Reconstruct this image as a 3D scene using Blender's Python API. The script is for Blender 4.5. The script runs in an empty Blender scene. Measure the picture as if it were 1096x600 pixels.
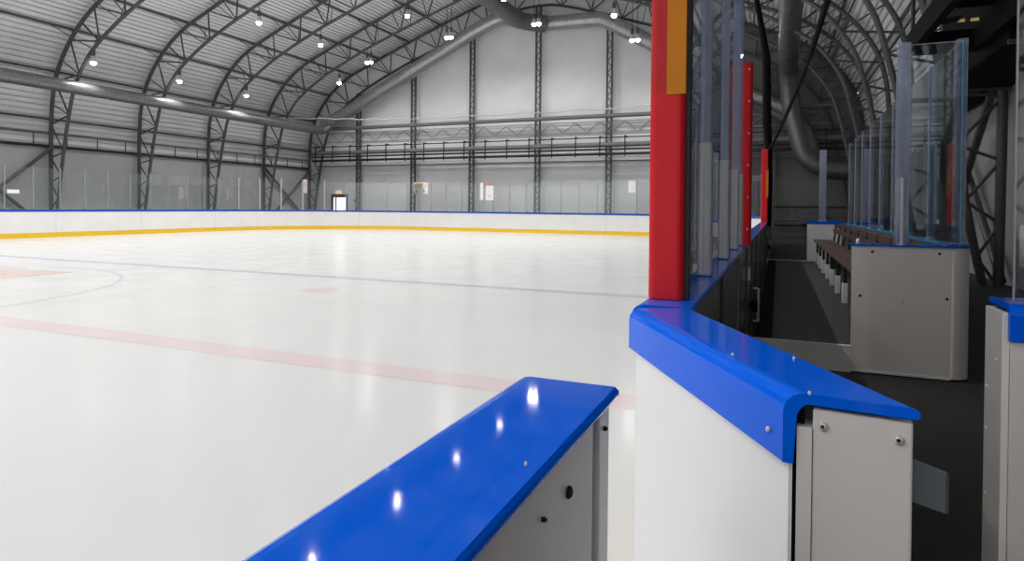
import bpy, math, random
from mathutils import Vector, Matrix
random.seed(7)
sc = bpy.context.scene
COL = sc.collection
pi = math.pi

# ------------------------------------------------------------------ materials
MATS = {}
def mat(name, col, rough=.5, metal=0., spec=.5, noise=0., nscale=8., bump=0., bscale=40., coat=0., emit=None, estr=0.):
    m = bpy.data.materials.new(name); m.use_nodes = True
    nt = m.node_tree; b = nt.nodes['Principled BSDF']
    b.inputs['Base Color'].default_value = (*col, 1)
    b.inputs['Roughness'].default_value = rough
    b.inputs['Metallic'].default_value = metal
    b.inputs['Specular IOR Level'].default_value = spec
    b.inputs['Coat Weight'].default_value = coat
    if emit:
        b.inputs['Emission Color'].default_value = (*emit, 1); b.inputs['Emission Strength'].default_value = estr
    if noise > 0 or bump > 0:
        tc = nt.nodes.new('ShaderNodeTexCoord')
    if noise > 0:
        n = nt.nodes.new('ShaderNodeTexNoise'); n.inputs['Scale'].default_value = nscale; n.inputs['Detail'].default_value = 5
        r = nt.nodes.new('ShaderNodeValToRGB')
        lo = [max(0, c*(1-noise)) for c in col]; hi = [min(1, c*(1+noise)) for c in col]
        r.color_ramp.elements[0].position = .3; r.color_ramp.elements[0].color = (*lo, 1)
        r.color_ramp.elements[1].position = .7; r.color_ramp.elements[1].color = (*hi, 1)
        nt.links.new(tc.outputs['Object'], n.inputs['Vector']); nt.links.new(n.outputs['Fac'], r.inputs['Fac'])
        nt.links.new(r.outputs['Color'], b.inputs['Base Color'])
    if bump > 0:
        n2 = nt.nodes.new('ShaderNodeTexNoise'); n2.inputs['Scale'].default_value = bscale; n2.inputs['Detail'].default_value = 4
        bp = nt.nodes.new('ShaderNodeBump'); bp.inputs['Strength'].default_value = bump; bp.inputs['Distance'].default_value = .02
        nt.links.new(tc.outputs['Object'], n2.inputs['Vector']); nt.links.new(n2.outputs['Fac'], bp.inputs['Height'])
        nt.links.new(bp.outputs['Normal'], b.inputs['Normal'])
    MATS[name] = m
    return m

def glass(name, tint, fac=.08, rough=.02, ior=1.45, refl=(1, 1, 1)):
    """thin clear sheet: straight-through tint plus a fresnel reflection"""
    m = bpy.data.materials.new(name); m.use_nodes = True
    nt = m.node_tree; nt.nodes.remove(nt.nodes['Principled BSDF']); out = nt.nodes['Material Output']
    t = nt.nodes.new('ShaderNodeBsdfTransparent'); t.inputs[0].default_value = (*tint, 1)
    g = nt.nodes.new('ShaderNodeBsdfGlossy'); g.inputs[0].default_value = (*refl, 1); g.inputs['Roughness'].default_value = rough
    fr = nt.nodes.new('ShaderNodeFresnel'); fr.inputs['IOR'].default_value = ior
    mx = nt.nodes.new('ShaderNodeMixShader')
    nt.links.new(fr.outputs[0], mx.inputs[0]); nt.links.new(t.outputs[0], mx.inputs[1]); nt.links.new(g.outputs[0], mx.inputs[2])
    d = nt.nodes.new('ShaderNodeBsdfDiffuse'); d.inputs[0].default_value = (.75, .8, .86, 1)
    mx2 = nt.nodes.new('ShaderNodeMixShader'); mx2.inputs[0].default_value = fac
    nt.links.new(mx.outputs[0], mx2.inputs[1]); nt.links.new(d.outputs[0], mx2.inputs[2])
    nt.links.new(mx2.outputs[0], out.inputs['Surface'])
    MATS[name] = m
    return m

WHITE = mat('white_board_plastic', (.80, .785, .77), .32, noise=.03, nscale=1.5, spec=.4)
FACE = mat('scuffed_white_plastic', (.80, .79, .785), .35, noise=.025, nscale=3, spec=.4)
GREYW = mat('grey_white_plastic', (.76, .70, .645), .42, noise=.03, nscale=4, spec=.35)
PALE = mat('pale_plastic_edge', (.84, .79, .74), .4, noise=.02, nscale=6)
BLUE = mat('blue_plastic', (.0, .12, .80), .055, spec=.12, noise=.04, nscale=2)
NAVY = mat('deep_blue_plastic', (.02, .085, .42), .25, spec=.2)
YELL = mat('yellow_kick_plastic', (.83, .52, .012), .35, noise=.03)
RED = mat('red_vinyl', (.62, .008, .014), .42, spec=.25, bump=.12, bscale=9, noise=.05, nscale=3)
ORANGE = mat('orange_vinyl', (.56, .185, .004), .45, spec=.2, bump=.1, bscale=9, noise=.05)
STEEL = mat('dark_grey_painted_steel', (.072, .073, .076), .45, metal=.0, noise=.12, nscale=3)
STEELD = mat('black_painted_steel', (.012, .012, .013), .5, noise=.1)
GREYPIPE = mat('grey_painted_pipe', (.15, .15, .155), .45, noise=.1)
ALU = mat('brushed_aluminium', (.56, .56, .57), .42, metal=.3, noise=.04, nscale=20)
GALV = mat('galvanised_duct', (.36, .36, .355), .36, metal=.7, noise=.16, nscale=6, bump=.15, bscale=12)
GALVP = mat('grey_perforated_duct', (.20, .20, .20), .38, metal=.5, noise=.2, nscale=9, bump=.2, bscale=14)
GALVD = mat('dull_galvanised_duct', (.17, .17, .17), .42, metal=.7, noise=.15, nscale=5, bump=.1, bscale=12)
ROOF = mat('pale_grey_roof_sheet', (.77, .77, .78), .5, noise=.06, nscale=.6)
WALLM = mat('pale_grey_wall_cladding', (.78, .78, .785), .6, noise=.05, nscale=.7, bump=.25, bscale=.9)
WALLD = mat('shade_darkened_wall_cladding', (.16, .158, .156), .6, noise=.07, nscale=.9, bump=.4, bscale=1.1)  # cladding colour darkened to carry the shade at the bench end
LATT = mat('pale_grey_steel', (.36, .36, .365), .5)
RUBBER = mat('black_rubber_floor', (.024, .0225, .022), .75, noise=.7, nscale=110, bump=.4, bscale=150)
MAT_ = mat('charcoal_rubber_mat', (.045, .044, .044), .7, noise=.18, nscale=14, bump=.2, bscale=90)
DARKP = mat('dark_glossy_panel', (.075, .067, .058), .16, noise=.2, nscale=2, spec=.6)
BLACK = mat('black_rubber', (.004, .004, .004), .8, spec=.1)
WOOD = mat('brown_wood_slat', (.075, .040, .026), .45, noise=.2, nscale=9)
WOODG = mat('grey_brown_board', (.12, .095, .08), .5, noise=.12, nscale=5)
SCREW = mat('shiny_screw', (.62, .60, .57), .3, metal=.25)
HOLE = mat('dark_hole', (.01, .01, .01), .8)
LATCH = mat('grey_zinc_plate', (.20, .225, .235), .42, metal=.35, noise=.08)
COPPER = mat('rusty_edge', (.10, .05, .03), .6)
PAPER = mat('white_paper', (.85, .83, .83), .6)
PORANGE = mat('orange_print', (.9, .58, .2), .6)
PRED = mat('red_print', (.75, .2, .18), .6)
PPINK = mat('pale_pink_print', (.82, .6, .58), .6)
DOORL = mat('bright_daylight_pane', (.8, .8, .8), .3, emit=(1, 1, 1), estr=2.2)
LAMPL = mat('glowing_lamp_lens', (.9, .9, .9), .3, emit=(1., .985, .95), estr=26.)
EXITM = mat('lit_exit_sign', (.6, .4, .25), .4, emit=(1, .7, .45), estr=.5)
GAPGLOW = mat('yellow_gap_glow', (.6, .5, .2), .4, emit=(1, .8, .35), estr=.16)
CORD = mat('pale_grey_cord', (.42, .42, .42), .6)
AHU = mat('dark_unit_steel', (.008, .008, .0085), .8, spec=.08, noise=.15)
AHUG = mat('grey_brown_sheet', (.075, .068, .062), .5)

GL = glass('clear_far_glass', (.95, .965, .96), .035)
GLN = glass('smoky_near_glass', (.88, .89, .90), .012)
GLB = glass('blue_tinted_bench_glass', (.86, .91, .93), .008)
ACR = glass('violet_clear_acrylic', (.78, .81, .92), .2, rough=.08)
ACRF = glass('clear_far_acrylic', (.70, .71, .73), .30, rough=.1)
EDGEC = mat('cyan_glass_edge', (.10, .45, .62), .2, spec=.6)

# ice: pale, glossy under a thin layer of water, faint skate marks
def ice_mat(name, col, amt=.012):
    m = mat(name, col, .2, spec=.055)
    nt = m.node_tree; b = nt.nodes['Principled BSDF']
    tc = nt.nodes.new('ShaderNodeTexCoord')
    n = nt.nodes.new('ShaderNodeTexNoise'); n.inputs['Scale'].default_value = .55; n.inputs['Detail'].default_value = 6
    r = nt.nodes.new('ShaderNodeValToRGB')
    r.color_ramp.elements[0].position = .3; r.color_ramp.elements[1].position = .7
    r.color_ramp.elements[0].color = (*[c*(1-amt*2) for c in col], 1); r.color_ramp.elements[1].color = (*[min(1, c*(1+amt)) for c in col], 1)
    nt.links.new(tc.outputs['Object'], n.inputs['Vector']); nt.links.new(n.outputs['Fac'], r.inputs['Fac'])
    nt.links.new(r.outputs['Color'], b.inputs['Base Color'])
    n2 = nt.nodes.new('ShaderNodeTexNoise'); n2.inputs['Scale'].default_value = 1.6; n2.inputs['Detail'].default_value = 7
    mr = nt.nodes.new('ShaderNodeMapRange'); mr.inputs[1].default_value = .3; mr.inputs[2].default_value = .7
    mr.inputs[3].default_value = .15; mr.inputs[4].default_value = .21
    nt.links.new(tc.outputs['Object'], n2.inputs['Vector']); nt.links.new(n2.outputs['Fac'], mr.inputs[0]); nt.links.new(mr.outputs[0], b.inputs['Roughness'])
    n3 = nt.nodes.new('ShaderNodeTexNoise'); n3.inputs['Scale'].default_value = 3.; n3.inputs['Detail'].default_value = 5
    bp = nt.nodes.new('ShaderNodeBump'); bp.inputs['Strength'].default_value = .012; bp.inputs['Distance'].default_value = .01
    nt.links.new(tc.outputs['Object'], n3.inputs['Vector']); nt.links.new(n3.outputs['Fac'], bp.inputs['Height']); nt.links.new(bp.outputs['Normal'], b.inputs['Normal'])
    return m
ICE = ice_mat('white_ice', (.72, .722, .715))
ICEP = ice_mat('ice_over_pink_paint', (.74, .63, .63))
ICEB = ice_mat('ice_over_blue_paint', (.55, .55, .64))
ICEG = ice_mat('ice_over_grey_paint', (.62, .625, .63))
ICEO = ice_mat('ice_over_salmon_paint', (.71, .58, .53))

# ------------------------------------------------------------------ mesh building
class MB:
    def __init__(s): s.v = []; s.f = []; s.sm = []; s.mi = []
    def add(s, vs, fs, smooth=False, mi=0):
        o = len(s.v); s.v += [tuple(v) for v in vs]
        for f in fs: s.f.append(tuple(i+o for i in f)); s.sm.append(smooth); s.mi.append(mi)
        return s
    def box(s, x0, x1, y0, y1, z0, z1, mi=0):
        vs = [(x, y, z) for z in (z0, z1) for y in (y0, y1) for x in (x0, x1)]
        return s.add(vs, [(0, 2, 3, 1), (4, 5, 7, 6), (0, 1, 5, 4), (2, 6, 7, 3), (0, 4, 6, 2), (1, 3, 7, 5)], mi=mi)
    def hexa(s, a, b, c, d, z0, z1, mi=0):
        """prism on the ground quad a b c d (counter-clockwise)"""
        return s.prism([a, b, c, d], z0, z1, mi)
    def prism(s, poly, z0, z1, mi=0, smooth=False):
        n = len(poly)
        vs = [(p[0], p[1], z0) for p in poly]+[(p[0], p[1], z1) for p in poly]
        s.add(vs, [tuple(range(n-1, -1, -1)), tuple(range(n, 2*n))], mi=mi)
        return s.add(vs, [(i, (i+1) % n, n+(i+1) % n, n+i) for i in range(n)], smooth, mi)
    def tube(s, path, r, n=8, cap=True, mi=0):
        path = [Vector(p) for p in path]; rings = []
        up = None; m = len(path)
        for i, p in enumerate(path):
            t = (path[min(i+1, m-1)]-path[max(i-1, 0)]).normalized()
            if up is None:
                up = Vector((0, 0, 1)) if abs(t.z) < .9 else Vector((1, 0, 0))
            a = t.cross(up)
            if a.length < 1e-4: a = t.cross(Vector((0, 1, 0)))
            a.normalize(); b = a.cross(t).normalized(); up = b
            rr = r[i] if isinstance(r, (list, tuple)) else r
            rings.append([p+(a*math.cos(2*pi*k/n)+b*math.sin(2*pi*k/n))*rr for k in range(n)])
        vs = [q for R in rings for q in R]
        fs = [(i*n+k, i*n+(k+1) % n, (i+1)*n+(k+1) % n, (i+1)*n+k) for i in range(m-1) for k in range(n)]
        s.add(vs, fs, True, mi)
        if cap: s.add(rings[0]+rings[-1], [tuple(range(n)), tuple(range(2*n-1, n-1, -1))], mi=mi)
        return s
    def lathe(s, prof, c=(0, 0, 0), n=16, mi=0):
        vs = [(c[0]+r*math.cos(2*pi*k/n), c[1]+r*math.sin(2*pi*k/n), c[2]+z) for r, z in prof for k in range(n)]
        fs = [(i*n+k, i*n+(k+1) % n, (i+1)*n+(k+1) % n, (i+1)*n+k) for i in range(len(prof)-1) for k in range(n)]
        return s.add(vs, fs, True, mi)
    def sweep(s, st, prof, mi=0, smooth=False):
        """st = stations (origin, across-vector); prof = closed profile [(s, z)] with s in units of the across-vector"""
        n = len(prof); vs = []
        for o, a in st:
            for q, z in prof: vs.append((o[0]+a[0]*q, o[1]+a[1]*q, z))
        fs = [(i*n+k, i*n+(k+1) % n, (i+1)*n+(k+1) % n, (i+1)*n+k) for i in range(len(st)-1) for k in range(n)]
        s.add(vs, fs, smooth, mi)
        L = len(st)-1
        s.add([vs[k] for k in range(n)]+[vs[L*n+k] for k in range(n)], [tuple(range(n-1, -1, -1)), tuple(range(n, 2*n))], mi=mi)
        return s
    def mesh(s, name, mats):
        me = bpy.data.meshes.new(name); me.from_pydata(s.v, [], s.f); me.update()
        for m in (mats if isinstance(mats, (list, tuple)) else [mats]): me.materials.append(m)
        for p, q, i in zip(me.polygons, s.sm, s.mi): p.use_smooth = q; p.material_index = i
        import bmesh
        bm = bmesh.new(); bm.from_mesh(me); bmesh.ops.recalc_face_normals(bm, faces=bm.faces); bm.to_mesh(me); bm.free()
        return me
    def build(s, name, mats, parent=None, label=None, loc=None):
        o = bpy.data.objects.new(name, s.mesh(name, mats)); COL.objects.link(o)
        if parent: o.parent = parent
        if loc: o.location = loc
        if label: o['label'] = label
        return o

def inst(name, me, parent=None, loc=(0, 0, 0), rz=0):
    o = bpy.data.objects.new(name, me); COL.objects.link(o); o.location = loc; o.rotation_euler = (0, 0, rz)
    if parent: o.parent = parent
    return o
def tag(o, label, cat, group=None, kind=None):
    o['label'] = label; o['category'] = cat
    if group: o['group'] = group
    if kind: o['kind'] = kind
    return o
def thing(name, label, cat, loc=(0, 0, 0), rz=0, group=None):
    o = bpy.data.objects.new(name, None); COL.objects.link(o); o.empty_display_size = .2
    o.location = loc; o.rotation_euler = (0, 0, rz)
    return tag(o, label, cat, group)
def struct(o, label=None):
    o['kind'] = 'structure'
    if label: o['label'] = label
    return o
def bevel(o, w=.004, seg=2):
    m = o.modifiers.new('edge', 'BEVEL'); m.width = w; m.segments = seg; m.limit_method = 'ANGLE'; m.angle_limit = math.radians(40)
    return o
ORD = ['first', 'second', 'third', 'fourth', 'fifth', 'sixth', 'seventh', 'eighth', 'ninth', 'tenth', 'eleventh', 'twelfth', 'thirteenth',
       'fourteenth', 'fifteenth', 'sixteenth', 'seventeenth', 'eighteenth', 'nineteenth', 'twentieth', 'twenty-first', 'twenty-second',
       'twenty-third', 'twenty-fourth', 'twenty-fifth', 'twenty-sixth', 'twenty-seventh', 'twenty-eighth', 'twenty-ninth', 'thirtieth']

# ------------------------------------------------------------------ the hall
XC = -14.5
TY = [38.4-4.65*k for k in range(11)]         # arch planes, from the gable towards the viewer
OUT = [(18.5, 0), (18.52, 3), (18.52, 5.2), (18.4, 6.7), (18.0, 8.0), (17.2, 9.2), (16.1, 10.25), (14.9, 11.0), (13.6, 11.55), (12.2, 12.12), (8.5, 13.55), (4.5, 14.95), (1.5, 15.85), (0, 16.02)]
INN = [(18.25, 0), (18.0, 1.3), (17.72, 3.1), (17.45, 4.5), (17.2, 5.6), (16.9, 6.7), (16.5, 7.5), (15.9, 8.3), (15.35, 8.8), (14.0, 9.7), (12.2, 10.62), (10.6, 11.3), (9.5, 11.75), (4.5, 13.5), (1.5, 14.4), (0, 14.55)]
def smooth_curve(pts, sub=4):
    res = []
    n = len(pts)
    for i in range(n-1):
        p0 = pts[max(i-1, 0)]; p1 = pts[i]; p2 = pts[i+1]; p3 = pts[min(i+2, n-1)]
        for k in range(sub):
            t = k/sub
            res.append(tuple(.5*((2*p1[j])+(-p0[j]+p2[j])*t+(2*p0[j]-5*p1[j]+4*p2[j]-p3[j])*t*t+(-p0[j]+3*p1[j]-3*p2[j]+p3[j])*t**3) for j in (0, 1)))
    res.append(pts[-1]); return res
OC = smooth_curve(OUT); IC = smooth_curve(INN)
def full(c): return [(-u, z) for u, z in c]+[(u, z) for u, z in reversed(c[:-1])]
OF = full(OC); IF_ = full(IC)
def arclen(c):
    L = [0]
    for a, b in zip(c, c[1:]): L.append(L[-1]+math.hypot(b[0]-a[0], b[1]-a[1]))
    return L
def at_len(c, L, s):
    s = max(0, min(L[-1], s))
    for i in range(len(L)-1):
        if s <= L[i+1]:
            t = (s-L[i])/max(1e-9, L[i+1]-L[i]); return (c[i][0]+(c[i+1][0]-c[i][0])*t, c[i][1]+(c[i+1][1]-c[i][1])*t)
    return c[-1]
def z_on(c, u):
    u = abs(u); best = None
    for a, b in zip(c, c[1:]):
        lo, hi = min(a[0], b[0]), max(a[0], b[0])
        if lo <= u <= hi and hi-lo > 1e-6:
            t = (u-a[0])/(b[0]-a[0]); best = a[1]+(b[1]-a[1])*t
    return best if best is not None else c[-1][1]
LO = arclen(OC); LI = arclen(IC)

Y0, Y1 = -10.0, 38.85
# roof skin : ribbed sheet, ribs run along the hall
SK = []
for i, (u, z) in enumerate(OC):
    a = OC[max(i-1, 0)]; b = OC[min(i+1, len(OC)-1)]
    t = Vector((b[0]-a[0], b[1]-a[1])).normalized(); nrm = Vector((-t.y, t.x))
    if nrm.x < 0 and u > 17: nrm = -nrm
    if nrm.y < 0 and u <= 17: nrm = -nrm
    SK.append((u+nrm.x*.26, z+nrm.y*.26))
SK = [p for p in SK if p[1] >= 4.2]
SK = [(18.78, 4.2)]+SK; SK[-1] = (0, 16.3)
LS = arclen(SK)
prof = []; s = 0.; k = 0
pts = []
while s < LS[-1]:
    for ds, off in ((0, 0), (.175, 0), (.19, .12), (.25, .12)):
        if s+ds <= LS[-1]: pts.append((s+ds, off))
    s += .265
half = []
for s, off in pts:
    p = at_len(SK, LS, s); q = at_len(SK, LS, s+.02); q0 = at_len(SK, LS, s-.02)
    t = Vector((q[0]-q0[0], q[1]-q0[1])); t = t.normalized() if t.length > 0 else Vector((0, 1)); n = Vector((t.y, -t.x))
    if n.dot(Vector((0-p[0], 5-p[1]))) > 0: n = -n
    half.append((p[0]+n.x*off, p[1]+n.y*off))
sec = [(-u, z) for u, z in half]+[(0, 16.3)]+[(u, z) for u, z in reversed(half)]
m = MB(); n = len(sec)
m.add([(XC+u, Y0, z) for u, z in sec]+[(XC+u, Y1, z) for u, z in sec], [(i, i+1, n+i+1, n+i) for i in range(n-1)])
struct(m.build('ceiling', ROOF), 'ribbed pale grey arched roof sheeting')
struct(MB().box(XC-18.95, XC-18.78, Y0, Y1, 0, 4.3).build('wall_left', mat('grey_green_wall_cladding', (.47, .475, .465), .6, noise=.06, nscale=.7, bump=.25, bscale=.9)), 'pale grey cladding behind the long side of the rink')
struct(MB().box(XC+18.78, XC+18.95, Y0, Y1, 0, 4.3).build('wall_right', mat('shade_toned_wall_cladding', (.36, .36, .36), .6, noise=.06, nscale=.7, bump=.25, bscale=.9)), 'cladding behind the benches, toned darker for shade')  # colour lowered to paint in the dimness of the bench side
# gable wall with a pale left part and a dark part towards the bench side (same wall, shade painted into its colour)
def gable(u0, u1):
    us = [u0+(u1-u0)*i/40 for i in range(41)]
    SKF = sorted(sec)
    def zt(u):
        if abs(u) > 18.3: return 7.8
        return z_on(SK, u)+.25
    m = MB(); top = [(u, zt(u)) for u in us]
    vs = [(XC+u, Y1-.12, 0) for u in us]+[(XC+u, Y1-.12, z) for u, z in top]+[(XC+u, Y1+.1, 0) for u in us]+[(XC+u, Y1+.1, z) for u, z in top]
    q = len(us)
    fs = [(i, i+1, q+i+1, q+i) for i in range(q-1)]+[(2*q+i, 3*q+i, 3*q+i+1, 2*q+i+1) for i in range(q-1)]+[(q+i, q+i+1, 3*q+i+1, 3*q+i) for i in range(q-1)]
    return m.add(vs, fs)
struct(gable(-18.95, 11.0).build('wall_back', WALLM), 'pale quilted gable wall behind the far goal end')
struct(gable(11.0, 18.95).build('wall_back', WALLD), 'gable wall behind the benches, shade painted into its colour')

# floors
struct(MB().box(-29.4, -.30, Y0, 34.9, -.2, 0).build('floor_ice', ICE), 'white rink ice')
struct(MB().box(-.30, 4.3, Y0, 34.9, -.2, 0).build('floor', RUBBER), 'speckled black rubber floor beside the rink')
struct(MB().box(-33.4, -29.4, Y0, Y1, -.2, 0).box(-29.4, 4.3, 34.9, Y1, -.2, 0).build('floor_walkway', RUBBER), 'dark walkway floor around the rink')
ice = bpy.data.objects['floor_ice']
def decal(name, polys, z, m_, label):
    m = MB()
    for p in polys: m.add([(x, y, z) for x, y in p], [tuple(range(len(p)))])
    o = m.build(name, m_, ice, label); return struct(o)
decal('centre_line_marking', [[(-29, 4.57), (-.37, 4.57), (-.37, 4.93), (-29, 4.93)]], .0016, ICEP, 'wide pale pink line painted across the ice')
decal('zone_line_marking', [[(-29, 10.36), (-.37, 10.36), (-.37, 10.66), (-29, 10.66)]], .0016, ICEB, 'thin pale violet line across the ice')
decal('faceoff_spot_marking', [[(-7.34+.32*math.cos(a*pi/16), 8.83+.32*math.sin(a*pi/16)) for a in range(32)]], .0016, ICEP, 'pale pink spot on the ice')
R = 4.62
decal('centre_circle_marking', [[(-14.65+(R-.04)*math.cos(a*pi/60), 4.74+(R-.04)*math.sin(a*pi/60)), (-14.65+(R+.04)*math.cos(a*pi/60), 4.74+(R+.04)*math.sin(a*pi/60)),
      (-14.65+(R+.04)*math.cos((a+1)*pi/60), 4.74+(R+.04)*math.sin((a+1)*pi/60)), (-14.65+(R-.04)*math.cos((a+1)*pi/60), 4.74+(R-.04)*math.sin((a+1)*pi/60))] for a in range(120)], .002, ICEG, 'thin grey circle on the ice')
decal('centre_mark_patch', [[(-14.88, 7.93), (-14.6, 7.62), (-13.88, 7.4), (-13.80, 7.85), (-13.78, 8.2), (-13.75, 8.74), (-14.35, 8.71), (-14.94, 8.62)],
      [(-17.2, 7.1), (-14.6, 7.62), (-14.88, 7.93), (-14.94, 8.5), (-17.2, 8.0)]], .0024, ICEO, 'faded salmon patch inside the centre circle')
decal('centre_mark_edge', [[(-16.6, 8.55), (-15.95, 8.62), (-15.27, 8.62), (-15.27, 8.72), (-15.95, 8.74), (-16.6, 8.68)]], .0024, ICEG, 'short faint grey stroke inside the centre circle')

# ------------------------------------------------------------------ arch trusses
def truss_parts():
    P = []
    m = MB(); m.tube([(u, 0, z) for u, z in OF], .095, 8); P.append(('outer_chord', m.mesh('outer_chord', STEEL)))
    m = MB(); m.tube([(u, 0, z) for u, z in IF_], .082, 8); P.append(('inner_chord', m.mesh('inner_chord', STEEL)))
    # lattice of the legs and panels of the arch
    fr = []; z = 0.
    so = [0.]; 
    while so[-1] < LO[-1]-1.0:
        so.append(so[-1]+(.62 if so[-1] < 4.2 else 1.0 if so[-1] < 6 else 1.12))
    so[-1] = LO[-1]
    def node(i):
        s = so[i]
        if i % 2 == 0: return at_len(OC, LO, s)
        return at_len(IC, LI, LI[-1]*s/LO[-1])
    segs = []
    for i in range(len(so)-1):
        a, b = node(i), node(i+1)
        segs.append((a, b, .034 if so[i] < 5 else .042))
        if i % 2 == 1 and so[i] > 5.:
            # post from the chord joint
            c = at_len(OC, LO, so[i]); segs.append((a, c, .045 if i % 6 == 1 else .03))
    for (a, b, r) in segs:
        for sg in (-1, 1):
            if abs(a[0]) < .02 and abs(b[0]) < .02 and sg > 0: continue
            m = MB(); m.tube([(sg*a[0], 0, a[1]), (sg*b[0], 0, b[1])], r, 6, cap=False); P.append(('strut', m.mesh('strut', STEEL)))
    return P
TP = truss_parts()
TN = ['gable arch truss of grey tube standing against the far wall'] + ['grey tube arch truss, %s in from the far gable wall' % ORD[i] for i in range(10)]
for i, y in enumerate(TY):
    t = thing('arch_truss', TN[i], 'roof truss', (XC, y, 0), 0, 'arch trusses carrying the roof')
    for nm, me in TP: inst(nm, me, t)

# purlins along the hall, with knee braces down to the inner chords
PUR = []
PS = [5.6, 7.9, 10.2, 12.6, 15.2, 17.9, 20.6, LO[-1]]
for i, s in enumerate(PS):
    u, z = at_len(OC, LO, s); a = at_len(OC, LO, s-.1); b = at_len(OC, LO, min(LO[-1], s+.1))
    t = Vector((b[0]-a[0], b[1]-a[1])).normalized(); nn = Vector((t.y, -t.x))
    if nn.dot(Vector((-u, 6-z))) > 0: nn = -nn
    for sg in ((-1, 1) if i < len(PS)-1 else (1,)):
        px, pz = XC+sg*(u+nn.x*.15), z+nn.y*.15
        if i == len(PS)-1: nm = 'grey roof purlin tube running along the ridge'
        else: nm = 'grey roof purlin tube along the roof, %s up from the %s wall' % (ORD[i], 'long side' if sg < 0 else 'bench side')
        o = tag(MB().tube([(px, Y0, pz), (px, Y1-.15, pz)], .055, 6).build('roof_purlin', STEEL), nm, 'purlin', 'roof purlins')
        if s > 9 and i < len(PS)-1:
            iu, iz = at_len(IC, LI, LI[-1]*s/LO[-1])
            for y in TY:
                for d in (-1.15, 1.15):
                    if y+d > Y1-.3: continue
                    MB().tube([(XC+sg*(iu), y, iz), (px, y+d, pz)], .022, 5, cap=False).build('knee_brace', STEEL, o)

# X bracing between the legs along the side walls
def xbrace(x, ya, yb, label):
    t = thing('cross_brace', label, 'bracing', (x, (ya+yb)/2, 0), 0, 'diagonal wall braces')
    d = (yb-ya)/2
    for sg in (1, -1):
        MB().tube([(0.06*sg, -d*sg, .1), (0.06*sg, d*sg, 4.2)], .085, 8).build('diagonal', STEEL, t)
xbrace(-33.0, TY[5], TY[4], 'crossed steel tube braces between trusses on the long side, near end')
xbrace(-33.0, TY[1], TY[0], 'crossed steel tube braces in the far corner beside the gable')
xbrace(4.0, TY[5], TY[4], 'crossed steel tube braces on the bench side wall')

# ------------------------------------------------------------------ gable columns, beams, pipes
def lattice_column(x, name_no, top):
    t = thing('lattice_column', 'dark steel lattice column on gable wall, %s from the bright doorway' % ORD[name_no], 'column', (x, 38.25, 0), 0, 'lattice columns on the gable wall')
    for sg in (-1, 1): MB().box(sg*.15-.05, sg*.15+.05, -.06, .06, 0, top).build('chord', STEEL, t)
    m = MB(); z = .1; k = 0
    while z+.36 < top:
        m.tube([(-.13 if k % 2 else .13, 0, z), (.13 if k % 2 else -.13, 0, z+.36)], .03, 5, cap=False); z += .36; k += 1
    m.build('lattice', STEEL, t)
for i, x in enumerate([-28.4, -23.75, -19.15, -14.4, -9.7, -5.0, -.4]):
    lattice_column(x, i, z_on(IC, x-XC)-.05)
def hpipe(name, x0, x1, y, z, r, m_, label, cat='pipe', n=10):
    return tag(MB().tube([(x0, y, z), (x1, y, z)], r, n).build(name, m_), label, cat)
hpipe('wall_beam', -31.7, 2.8, 38.0, 7.16, .13, GREYPIPE, 'grey steel tube beam across the middle of the gable wall', 'beam')
t = thing('lattice_girder', 'pale zigzag lattice girder under the gable tube beam', 'girder', (0, 38.6, 0))
for z in (6.9, 6.25): MB().tube([(-31.4, 0, z), (2.6, 0, z)], .035, 6).build('chord', LATT, t)
m = MB(); x = -31.2; k = 0
while x < 2.2:
    m.tube([(x, 0, 6.25 if k % 2 else 6.9), (x+.8, 0, 6.9 if k % 2 else 6.25)], .028, 5, cap=False); x += .8; k += 1
m.build('lattice', LATT, t)
def pipe_y(z, r, m_, label, nm='service_pipe'):
    return hpipe(nm, -32.2, 3.4, 37.75, z, r, m_, label)
pipe_y(5.80, .035, STEELD, 'thin dark top rail of the pipe rack on the gable wall', 'rack_rail')
pipe_y(5.36, .15, GREYPIPE, 'thick grey pipe in the rack across the gable wall')
pipe_y(5.08, .06, STEELD, 'middle black pipe below the thick grey pipe on gable')
pipe_y(4.80, .085, STEELD, 'lowest black pipe in the rack across the gable wall')
hpipe('conduit', -32.2, 3.4, 38.35, 4.42, .04, GREYPIPE, 'thin grey conduit line below the black pipes on gable')
k = 0; x = -31.8
while x < 3.2:
    o = MB().box(x-.03, x+.03, 37.58, 37.64, 4.62, 5.86).box(x-.05, x+.05, 37.58, 38.3, 5.82, 5.88).build('pipe_hanger', STEELD)
    tag(o, 'small dark hanger bracket holding the pipes on the gable wall', 'bracket', 'pipe hangers on the gable wall'); x += 1.55
# long-side wall: black pipe on hangers under a grey rail
for sg, X, lab in ((-1, -33.1, 'along the long side wall'), (1, 4.1, 'along the wall behind the benches')):
    tag(MB().tube([(X, Y0, 4.27), (X, 38.3, 4.27)], .07, 8).build('service_pipe', STEELD), 'black pipe ' + lab, 'pipe')
    tag(MB().tube([(X, Y0, 4.9), (X, 38.3, 4.9)], .06, 8).build('hanger_rail', GREYPIPE), 'grey rail above the black pipe ' + lab, 'rail')
    y = 14.4
    while y < 38:
        tag(MB().box(X-.015, X+.015, y-.02, y+.02, 4.25, 4.9).build('pipe_hanger', STEELD), 'short dark hanger rod holding black pipe ' + lab, 'bracket', 'pipe hangers ' + lab); y += 1.55

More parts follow.
